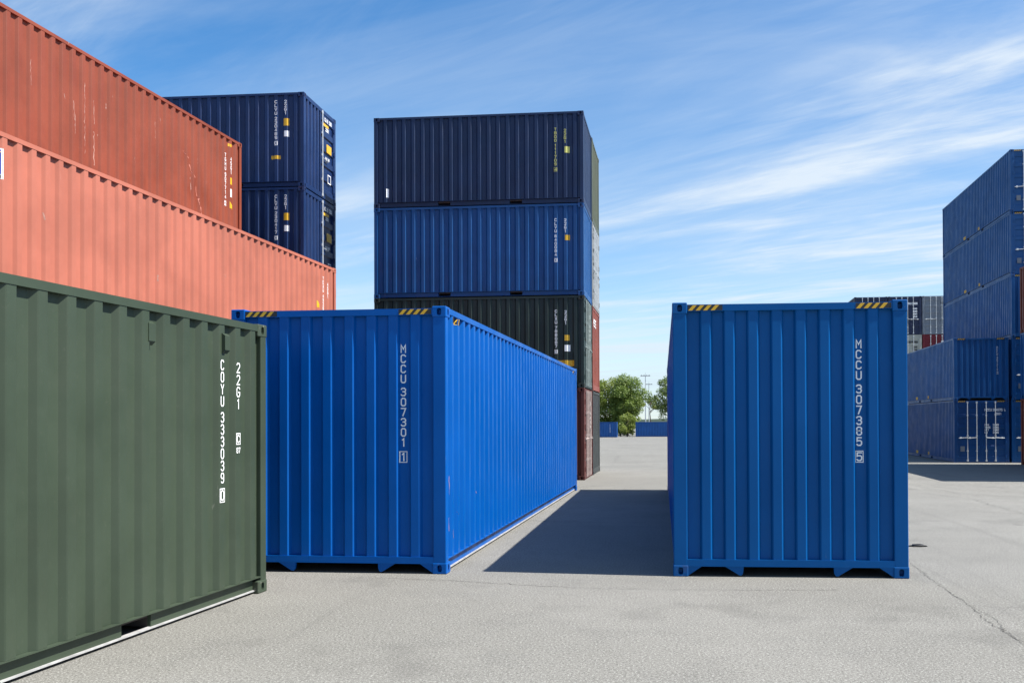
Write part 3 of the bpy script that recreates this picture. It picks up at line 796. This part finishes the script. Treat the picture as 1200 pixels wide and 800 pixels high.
# ------------------------------------------------------------------ four-high stack in the centre (front row and row behind)
CX0, CY0, CYAW = -8.233, 25.844, -0.89
spec = [('maroon', 'door', 'maroon container with pale lock rods, on the ground under the dark green one'),
        ('darkgreen_c', 'door', 'dark green container with an orange placard, between a maroon and a blue container'),
        ('blue_c', 'plain', 'mid blue container with white lettering, under the navy top of the centre stack'),
        ('navy_c', 'plain', 'dark navy container with yellow lettering on top of the four-high centre stack')]
for i, (mk, bk, lab) in enumerate(spec):
    loc, a = broadside(CX0, CY0, i * (H1 + 0.002), CYAW)
    q = container('shipping_container', lab, L20, H1, PAINTS[mk], loc, a, back=bk, pockets=PKC, ledge=False, rods=flat_mat('pale_rod_%d' % i, ((0.40, 0.33, 0.31), (0.24, 0.29, 0.28), (0.3, 0.3, 0.3), (0.3, 0.3, 0.3))[i], 0.6))
    if i == 3:
        vmark(q, M_LEMON, 'right', L20, serial_rows('TBOO', '111709', '4', 2.13, 0.105), 5.26, SP20, 0.086, 0.05, 0.008)
        vmark(q, M_LEMON, 'right', L20, [(c, 2.09 - 0.105 * k, False) for k, c in enumerate('22G1')], 5.533, SP20, 0.086, 0.05, 0.008)
        part('tag', decal('right', L20, 5.52, 5.66, 1.42, 1.60, SP20), M_LEMON, q)
        part('tag', decal('right', L20, 0.37, 0.43, 0.30, 0.55, SP20), M_WHITE, q)
    if i == 2:
        vmark(q, M_WHITE, 'right', L20, serial_rows('CLVU', '640084', '0', 2.17, 0.105), 5.26, SP20, 0.086, 0.05, 0.008)
        vmark(q, M_WHITE, 'right', L20, [(c, 2.16 - 0.105 * k, False) for k, c in enumerate('22G1')], 5.533, SP20, 0.086, 0.05, 0.008)
        part('tag', decal('right', L20, 5.52, 5.66, 1.55, 1.70, SP20), M_YELLOW, q)
    if i == 1:
        vmark(q, M_WHITE, 'right', L20, serial_rows('CLXU', '788087', '8', 2.19, 0.105), 5.26, SP20, 0.086, 0.05, 0.008)
        vmark(q, M_WHITE, 'right', L20, [(c, 2.17 - 0.105 * k, False) for k, c in enumerate('22G1')], 5.533, SP20, 0.086, 0.05, 0.008)
        part('tag', decal('right', L20, 5.50, 5.64, 1.32, 1.48, SP20), M_YELLOW, q)
        part('tag', decal('right', L20, 5.50, 5.66, 1.02, 1.20, SP20), M_WHITE, q)
        part('tag', decal('right', L20, 5.316, 5.773, 0.60, 0.77, SP20), M_YELLOW, q)
    if bk == 'door':
        hmark(q, M_WHITE, 'back', L20, 'CLXU 788087', 1.50, 2.12, 0.09, flat(0.012), 0.04, 0.010, 0.4)
        for k in range(4): hmark(q, M_WHITE, 'back', L20, 'MAX 30480', 1.52, 1.85 - 0.13 * k, 0.06, flat(0.012), 0.04, 0.007, 0.4)
spec = [('charcoal', 'plain', 'charcoal grey container on the ground behind the maroon one'),
        ('red', 'plain', 'brick red container with a white word, behind the dark green one'),
        ('pale', 'door', 'pale grey container with lock rods, behind the mid blue one'),
        ('olive', 'plain', 'olive green container on top of the row behind the navy one')]
dxr, dyr = rot2(R_(CYAW), 0.0, W + 0.045)
for i, (mk, bk, lab) in enumerate(spec):
    loc, a = broadside(CX0 + dxr + 0.02, CY0 + dyr, i * (H1 + 0.002), CYAW)
    q = container('shipping_container', lab, L20, H1, PAINTS[mk], loc, a, back=bk, pockets=PKC, ledge=False)
    if i == 1:
        hmark(q, M_WHITE, 'back', L20, 'METE', 0.28, 2.02, 0.20, flat(0.008), 0.16, 0.022, 0.4)

# ------------------------------------------------------------------ blue stacks on the right
EX, EY, EA, EZ = 13.53, 44.22, -2.5, -0.333
PK40 = ((4.93, 5.30), (7.45, 7.82))
def pocket_tags(root):
    for (p0, p1) in PK40:
        for f in ('left',):
            part('tag', decal(f, L40, L40 - p1 + 0.02, L40 - p0 - 0.02, 0.19, 0.34, SP40), M_YELLOW, root)
def door_print(root, H, num):
    hmark(root, M_WHITE, 'front', L40, 'MCCU', 1.36, H - 0.50, 0.10, flat(0.012), 0.06, 0.012, 0.35)
    hmark(root, M_WHITE, 'front', L40, num, 1.72, H - 0.50, 0.10, flat(0.012), 0.06, 0.012, 0.20)
    hmark(root, M_WHITE, 'front', L40, '45G1', 1.80, H - 0.68, 0.09, flat(0.012), 0.06, 0.011, 0.35)
    for k, s_ in enumerate(('MAX', 'TARE', 'NET', 'CU')):
        hmark(root, M_WHITE, 'front', L40, s_, 1.36, H - 1.18 - 0.12 * k, 0.075, flat(0.012), 0.05, 0.010, 0.3)
        hmark(root, M_WHITE, 'front', L40, '3048', 1.72, H - 1.18 - 0.12 * k, 0.075, flat(0.012), 0.05, 0.010, 0.3)
    part('tag', decal('front', L40, 0.27, 0.46, 0.52, 0.76, flat(0.010)), PAINTS['grey_f'], root)
def hc_tape(root, H, f='front', d=0.006):
    hazard(root, f, L40, H, 0.165, 0.53, H - 0.086, H - 0.030, flat(d)); hazard(root, f, L40, H, W - 0.53, W - 0.165, H - 0.086, H - 0.030, flat(d))
lab = ['blue high-cube container with four silver lock rods, on the ground beside the five-high stack',
       'blue high-cube container with a blank ribbed end, upper of the two beside the five-high stack']
for i in range(2):
    loc, a = at_corner(EX, EY, EZ + i * (H2 + 0.002), EA, 0, 0)
    q = container('shipping_container', lab[i], L40, H2, PAINTS['blue_e' if i == 0 else 'blue_d1'], loc, a, front='door' if i == 0 else 'plain', pockets=PK40, goose=(i == 1), ledge=False)
    pocket_tags(q); hc_tape(q, H2, d=0.006 if i else 0.008)
    if i == 0: door_print(q, H2, '304975 0')
    else: vmark(q, M_WHITE, 'front', L40, serial_rows('MCCU', '307212', '7', 2.49), 1.946, EP)
lab = ['blue container at the bottom of the five-high stack on the right', 'blue container second from the ground in the five-high stack on the right',
       'blue container in the middle of the five-high stack, its blank end in shade', 'blue container with lock rods just below the top of the five-high stack',
       'blue container on top of the five-high stack on the right']
lab = [x.replace(' on the right', ' next to the open yard') for x in lab]
dx_, dy_ = rot2(R_(EA), W + 0.12, 0.0)
for i in range(5):
    loc, a = at_corner(EX + dx_ + 0.02 * (i % 2), EY + dy_ - 0.03 * (i % 3), EZ + i * (H2 + 0.002), EA, 0, 0)
    q = container('shipping_container', lab[i], L40, H2, PAINTS['blue_d%d' % i], loc, a, front='plain' if i == 2 else 'door', pockets=PK40, ledge=False)
    pocket_tags(q); hc_tape(q, H2, d=0.006 if i == 2 else 0.008)
    if i != 2: door_print(q, H2, '30%d415' % (i + 2))
spec = [('rust_p', H2, 'brown red container on the ground in front of the five-high blue stack'), ('blue_d2', H2, 'blue container between two brown red ones in the three-high stack'),
        ('rust_p', H2, 'brown red container on top of the three-high stack before the blue stack')]
for i, (mk, H, lb) in enumerate(spec):
    loc, a = at_corner(15.80, 42.3, EZ + i * (H2 + 0.002), EA, 0, L40)
    container('shipping_container', lb, L40, H, PAINTS[mk], loc, a, front='door', back='door', ledge=False)

# ------------------------------------------------------------------ far stack of mixed containers
FX, FY, FA, FZ = 14.55, 71.4, -2.0, -0.603
cols = [['navy_f', 'grey_f', 'navy_f', 'navy_f'], ['crimson_f', 'navy_f', 'white_f', 'navy_f'], ['grey_f', 'white_f', 'crimson_f', 'grey_f']]
nm = {'navy_f': 'navy', 'grey_f': 'pale grey', 'white_f': 'off-white', 'crimson_f': 'crimson'}
where = ['at the bottom', 'second from the ground', 'third from the ground', 'on top']
cname = ['outer column', 'middle column', 'inner column']
for c in range(3):
    for i in range(4):
        dx_, dy_ = rot2(R_(FA), c * (W + 0.05), 0.0)
        loc, a = at_corner(FX + dx_, FY + dy_, FZ + i * (H2 + 0.002), FA, 0, 0)
        q = container('shipping_container', '%s container, %s of far mixed stack, %s' % (nm[cols[c][i]], where[i], cname[c]), L20, H2, PAINTS[cols[c][i]], loc, a, front='door', ledge=False)
        if i >= 2:
            hmark(q, M_WHITE if nm[cols[c][i]] in ('navy', 'crimson') else M_BLACK, 'front', L20, 'MSKU', 1.36, H2 - 0.62, 0.13, flat(0.012), 0.07, 0.016, 0.3)
            hmark(q, M_WHITE if nm[cols[c][i]] in ('navy', 'crimson') else M_BLACK, 'front', L20, '91826', 1.76, H2 - 0.62, 0.13, flat(0.012), 0.06, 0.016, 0.3)
            for k in range(4):
                hmark(q, M_WHITE if nm[cols[c][i]] in ('navy', 'crimson') else M_BLACK, 'front', L20, '3048', 1.80, H2 - 1.0 - 0.2 * k, 0.11, flat(0.012), 0.06, 0.014, 0.3)

# ------------------------------------------------------------------ two lone containers at the end of the yard
loc, a = broadside(-13.735, 155.6, gz(-10, 156), 0.0)
q = container('shipping_container', 'blue container at the end of the yard with white lettering and a pale end', L20, H1, PAINTS['blue_far'], loc, a, back='plain', ledge=False)
vmark(q, M_WHITE, 'right', L20, serial_rows('CLVU', '550180', '2', 2.2, 0.12), 4.9, SP20, 0.10, 0.07, 0.014)
loc, a = broadside(-4.70, 161.0, gz(-2, 161), 0.0)
q = container('shipping_container', 'blue container at the end of the yard below the light masts', L20, H1, PAINTS['blue_far'], loc, a, back='plain', ledge=False)

# ------------------------------------------------------------------ trees, bush, masts, hill
def leaf_mat(name, a, b):
    mt, nt, bs = new_mat(name)
    tc = N(nt, 'ShaderNodeTexCoord').outputs['Object']
    c = mix(nt, ramp(nt, noise(nt, tc, 1.1, 4, 0.7), 0.3, 0.7), a, b)
    c = mix(nt, ramp(nt, noise(nt, mapping(nt, tc, loc=(5, 5, 5)), 6.0, 3, 0.7), 0.5, 0.75, 0, 0.6), c, tuple(min(1, x * 1.5) for x in b))
    nt.links.new(c, bs.inputs['Base Color']); bs.inputs['Roughness'].default_value = 0.55
    tr = N(nt, 'ShaderNodeBsdfTranslucent'); nt.links.new(c, tr.inputs['Color'])
    ms = N(nt, 'ShaderNodeMixShader'); ms.inputs[0].default_value = 0.48
    nt.links.new(bs.outputs[0], ms.inputs[1]); nt.links.new(tr.outputs[0], ms.inputs[2])
    nt.links.new(ms.outputs[0], nt.nodes['Material Output'].inputs['Surface'])
    return mt
M_LEAF = leaf_mat('leaf_mid', (0.120, 0.185, 0.034), (0.195, 0.265, 0.056))
M_LEAF2 = leaf_mat('leaf_dark', (0.090, 0.145, 0.034), (0.150, 0.210, 0.050))
M_LEAF3 = leaf_mat('leaf_yellow', (0.175, 0.235, 0.042), (0.250, 0.300, 0.066))
M_BARK = flat_mat('bark', (0.075, 0.058, 0.045), 0.9, 0.3)
def taper(mb, pts, r0, r1, k=6):
    n = len(pts); base = len(mb.v)
    for i, p in enumerate(pts):
        r = r0 + (r1 - r0) * i / (n - 1)
        d = (Vector(pts[min(i + 1, n - 1)]) - Vector(pts[max(i - 1, 0)])).normalized(); x = d.orthogonal().normalized(); y = d.cross(x)
        for j in range(k):
            t = 2 * math.pi * j / k; mb.v.append(tuple(Vector(p) + (x * math.cos(t) + y * math.sin(t)) * r))
    for i in range(n - 1):
        for j in range(k):
            j2 = (j + 1) % k; mb.f.append((base + i * k + j, base + i * k + j2, base + (i + 1) * k + j2, base + (i + 1) * k + j))
def tree(name, label, X, Y, height, rad, mat, seed, crown_lo=0.2, nleaf=6500, leaf=0.32, cat='tree', group=None, nclump=46, sparse=1.0):
    rg = np.random.default_rng(seed); rr = random.Random(seed)
    root = bpy.data.objects.new(name, None); COL.objects.link(root); root.location = (X, Y, gz(X, Y)); root['label'] = label; root['category'] = cat
    if group: root['group'] = group
    zc = height * (1 + crown_lo) / 2; hz = height * (1 - crown_lo) / 2
    clumps = []
    while len(clumps) < nclump:
        p = rg.uniform(-1, 1, 3); rn = np.linalg.norm(p)
        if rn > 1 or rn < 0.30: continue
        s_ = rad * rg.uniform(0.16, 0.36)
        c = np.array([p[0] * (rad - s_ * .5), p[1] * (rad - s_ * .5), zc + p[2] * (hz - s_ * .6)])
        c[0] *= 1 - 0.35 * max(0, p[2]) ** 2; c[1] *= 1 - 0.35 * max(0, p[2]) ** 2
        clumps.append((c, s_))
    mb = MB()
    taper(mb, [(0, 0, -0.1), (0.05 * rad, 0, height * .25), (-0.04 * rad, 0.03, height * .5), (0, 0, height * .82)], 0.045 * rad + 0.08, 0.03)
    for c, s_ in clumps[::2]:
        z0 = max(0.18 * height, c[2] - 0.8 * math.hypot(c[0], c[1]))
        a_ = Vector((0, 0, min(z0, height * .7))); b_ = Vector(c); mid = a_.lerp(b_, 0.5) + Vector((0, 0, 0.06 * rad))
        taper(mb, [tuple(a_), tuple(mid), tuple(b_)], 0.015 * rad + 0.03, 0.012, 5)
    part('trunk', mb.mesh('trunk'), M_BARK, root)
    wts = np.array([s_ ** 2 for _, s_ in clumps]); wts /= wts.sum()
    idx = rg.choice(len(clumps), nleaf, p=wts)
    cc = np.array([clumps[i][0] for i in idx]); ss = np.array([clumps[i][1] for i in idx])[:, None]
    d = rg.normal(size=(nleaf, 3)); d /= np.linalg.norm(d, axis=1)[:, None]
    rad_ = rg.uniform(0.35, 1.12, (nleaf, 1)) ** 0.6
    pos = cc + d * ss * rad_ * np.array([1, 1, 0.8])
    nrm = d * 0.6 + rg.normal(size=(nleaf, 3)) * 0.6 + np.array([0, 0, 0.5]); nrm /= np.linalg.norm(nrm, axis=1)[:, None]
    t = np.cross(nrm, rg.normal(size=(nleaf, 3))); t /= np.linalg.norm(t, axis=1)[:, None]; b = np.cross(nrm, t)
    sz = leaf * rg.uniform(0.5, 1.25, (nleaf, 1))
    v = np.stack([pos - t * sz * .5, pos + b * sz * .32, pos + t * sz * .5, pos - b * sz * .32], 1).reshape(-1, 3)
    f = np.arange(nleaf * 4).reshape(-1, 4)
    me = bpy.data.meshes.new('crown'); me.from_pydata(v.tolist(), [], f.tolist()); me.materials.append(None)
    part('crown', me, mat, root)
    return root
def px_dir(px):  # X per metre of Y along an image column near the horizon
    u = (px - CX) / FOC; return (_c * u - _s) / (_s * u + _c)
tree('broadleaf_tree', 'tall broad green tree behind the gap between the two lone containers', px_dir(735) * 176, 176, 12.8, 4.4, M_LEAF, 3, 0.0, 17000, 0.34, nclump=60)
tree('broadleaf_tree', 'lighter green tree crowding the tall one, next to the charcoal container', px_dir(714) * 181, 181, 12.3, 4.6, M_LEAF3, 8, 0.0, 15000, 0.34)
tree('broadleaf_tree', 'dark green tree behind the centre stack', px_dir(694) * 179, 179, 12.3, 3.8, M_LEAF, 11, 0.0, 10000, 0.34)
tree('broadleaf_tree', 'dark leafy tree at the edge of the lone blue container on the mast side', px_dir(787) * 172, 172, 11.6, 4.0, M_LEAF2, 17, 0.12, 8000, 0.34, nclump=50)
tree('broadleaf_tree', 'thin yellowish tree with sky showing through, beside the masts', px_dir(762) * 190, 190, 8.6, 2.2, M_LEAF3, 23, 0.55, 1500, 0.30, nclump=14)
tree('broadleaf_tree', 'mid green tree behind the standalone blue container', px_dir(815) * 180, 180, 10.5, 3.6, M_LEAF, 31, 0.1, 6500, 0.34)
tree('bush', 'yellowish green bush between the two lone blue containers', px_dir(735) * 165, 165, 4.3, 2.3, M_LEAF3, 41, 0.0, 4200, 0.26, cat='bush', nclump=34)
tree('bush', 'dark low bush beside the pale end of the lone container', px_dir(727) * 167, 167, 2.8, 1.6, M_LEAF2, 43, 0.0, 2200, 0.24, cat='bush', nclump=22)

def mast(X, Y, height, arm, label):
    root = bpy.data.objects.new('light_mast', None); COL.objects.link(root); root.location = (X, Y, gz(X, Y)); root['label'] = label; root['category'] = 'light mast'
    mb = MB(); taper(mb, [(0, 0, -0.1), (0, 0, height * .5), (0, 0, height)], 0.20, 0.09, 10); part('pole', mb.mesh('pole'), M_MAST, root)
    P = lambda u, z, d: (u, d, z)
    mb = MB(); mb.boxP(P, -arm / 2, arm / 2, height - 0.08, height + 0.08, -0.08, 0.08); part('crossarm', mb.mesh('crossarm'), M_MAST, root)
    for k in range(4):
        u = -arm / 2 + 0.35 + (arm - 0.7) * k / 3
        mb = MB(); mb.prism(P, [(u - .26, height + .08), (u + .26, height + .08), (u + .18, height + .28), (u - .18, height + .28)], -.35, .25); part('floodlight', mb.mesh('floodlight'), M_MAST, root)
    mb = MB(); mb.tube((0, 0, height), (0, 0, height + 1.0), 0.06, 6); part('lightning_rod', mb.mesh('lightning_rod'), M_MAST, root)
mast(px_dir(756.5) * 290, 290, 15.9 + 1.0, 3.1, 'taller grey light mast with a cross arm behind the trees')
mast(px_dir(760.5) * 360, 360, 16.0 + 1.0, 2.8, 'shorter-looking grey light mast just beyond the taller one')

mb = MB(); nx_, ny_ = 40, 6
rg = np.random.default_rng(2); bump = [rg.uniform(0, 1) for _ in range(nx_ + 1)]
for j in range(ny_ + 1):
    for i in range(nx_ + 1):
        t = i / nx_; u = j / ny_
        h_ = 5.5 * math.sin(math.pi * u) * (0.85 + 0.15 * math.sin(9 * t + 1)) + 1.6 * bump[i] * math.sin(math.pi * u)
        mb.v.append((-260 + 520 * t, 520 + 120 * u, -1.4 + h_))
for j in range(ny_):
    for i in range(nx_): mb.f.append((j * (nx_ + 1) + i, j * (nx_ + 1) + i + 1, (j + 1) * (nx_ + 1) + i + 1, (j + 1) * (nx_ + 1) + i))
h = part('hill', mb.mesh('hill'), leaf_mat('far_wood', (0.06, 0.085, 0.05), (0.085, 0.11, 0.06))); h['kind'] = 'structure'

# ------------------------------------------------------------------ small iron ring on the asphalt
root = bpy.data.objects.new('iron_ring', None); COL.objects.link(root); root.location = (3.30, 12.33, gz(3.3, 12.33) + 0.004)
root['label'] = 'small black iron lifting ring lying on the asphalt by the standalone blue container'; root['category'] = 'ring'
def torus(Rm, r, sx, n=20, k=8):
    mb = MB()
    for i in range(n):
        t = 2 * math.pi * i / n
        for j in range(k):
            p = 2 * math.pi * j / k
            mb.v.append(((Rm + r * math.cos(p)) * math.cos(t) * sx, (Rm + r * math.cos(p)) * math.sin(t), r + r * math.sin(p)))
    for i in range(n):
        for j in range(k):
            mb.f.append((i * k + j, ((i + 1) % n) * k + j, ((i + 1) % n) * k + (j + 1) % k, i * k + (j + 1) % k))
    return mb.mesh('ring')
part('ring', torus(0.045, 0.014, 1.3), M_IRON, root)
mb = MB(); P = lambda u, z, d: (u, d, z)
for lug_poly in ([(-.12, 0), (-.06, 0), (-.06, .016), (-.11, .010)], [(.06, 0), (.12, 0), (.11, .010), (.06, .016)]):
    mb = MB(); mb.prism(P, lug_poly, -.02, .02); part('lug', mb.mesh('lug'), M_IRON, root)
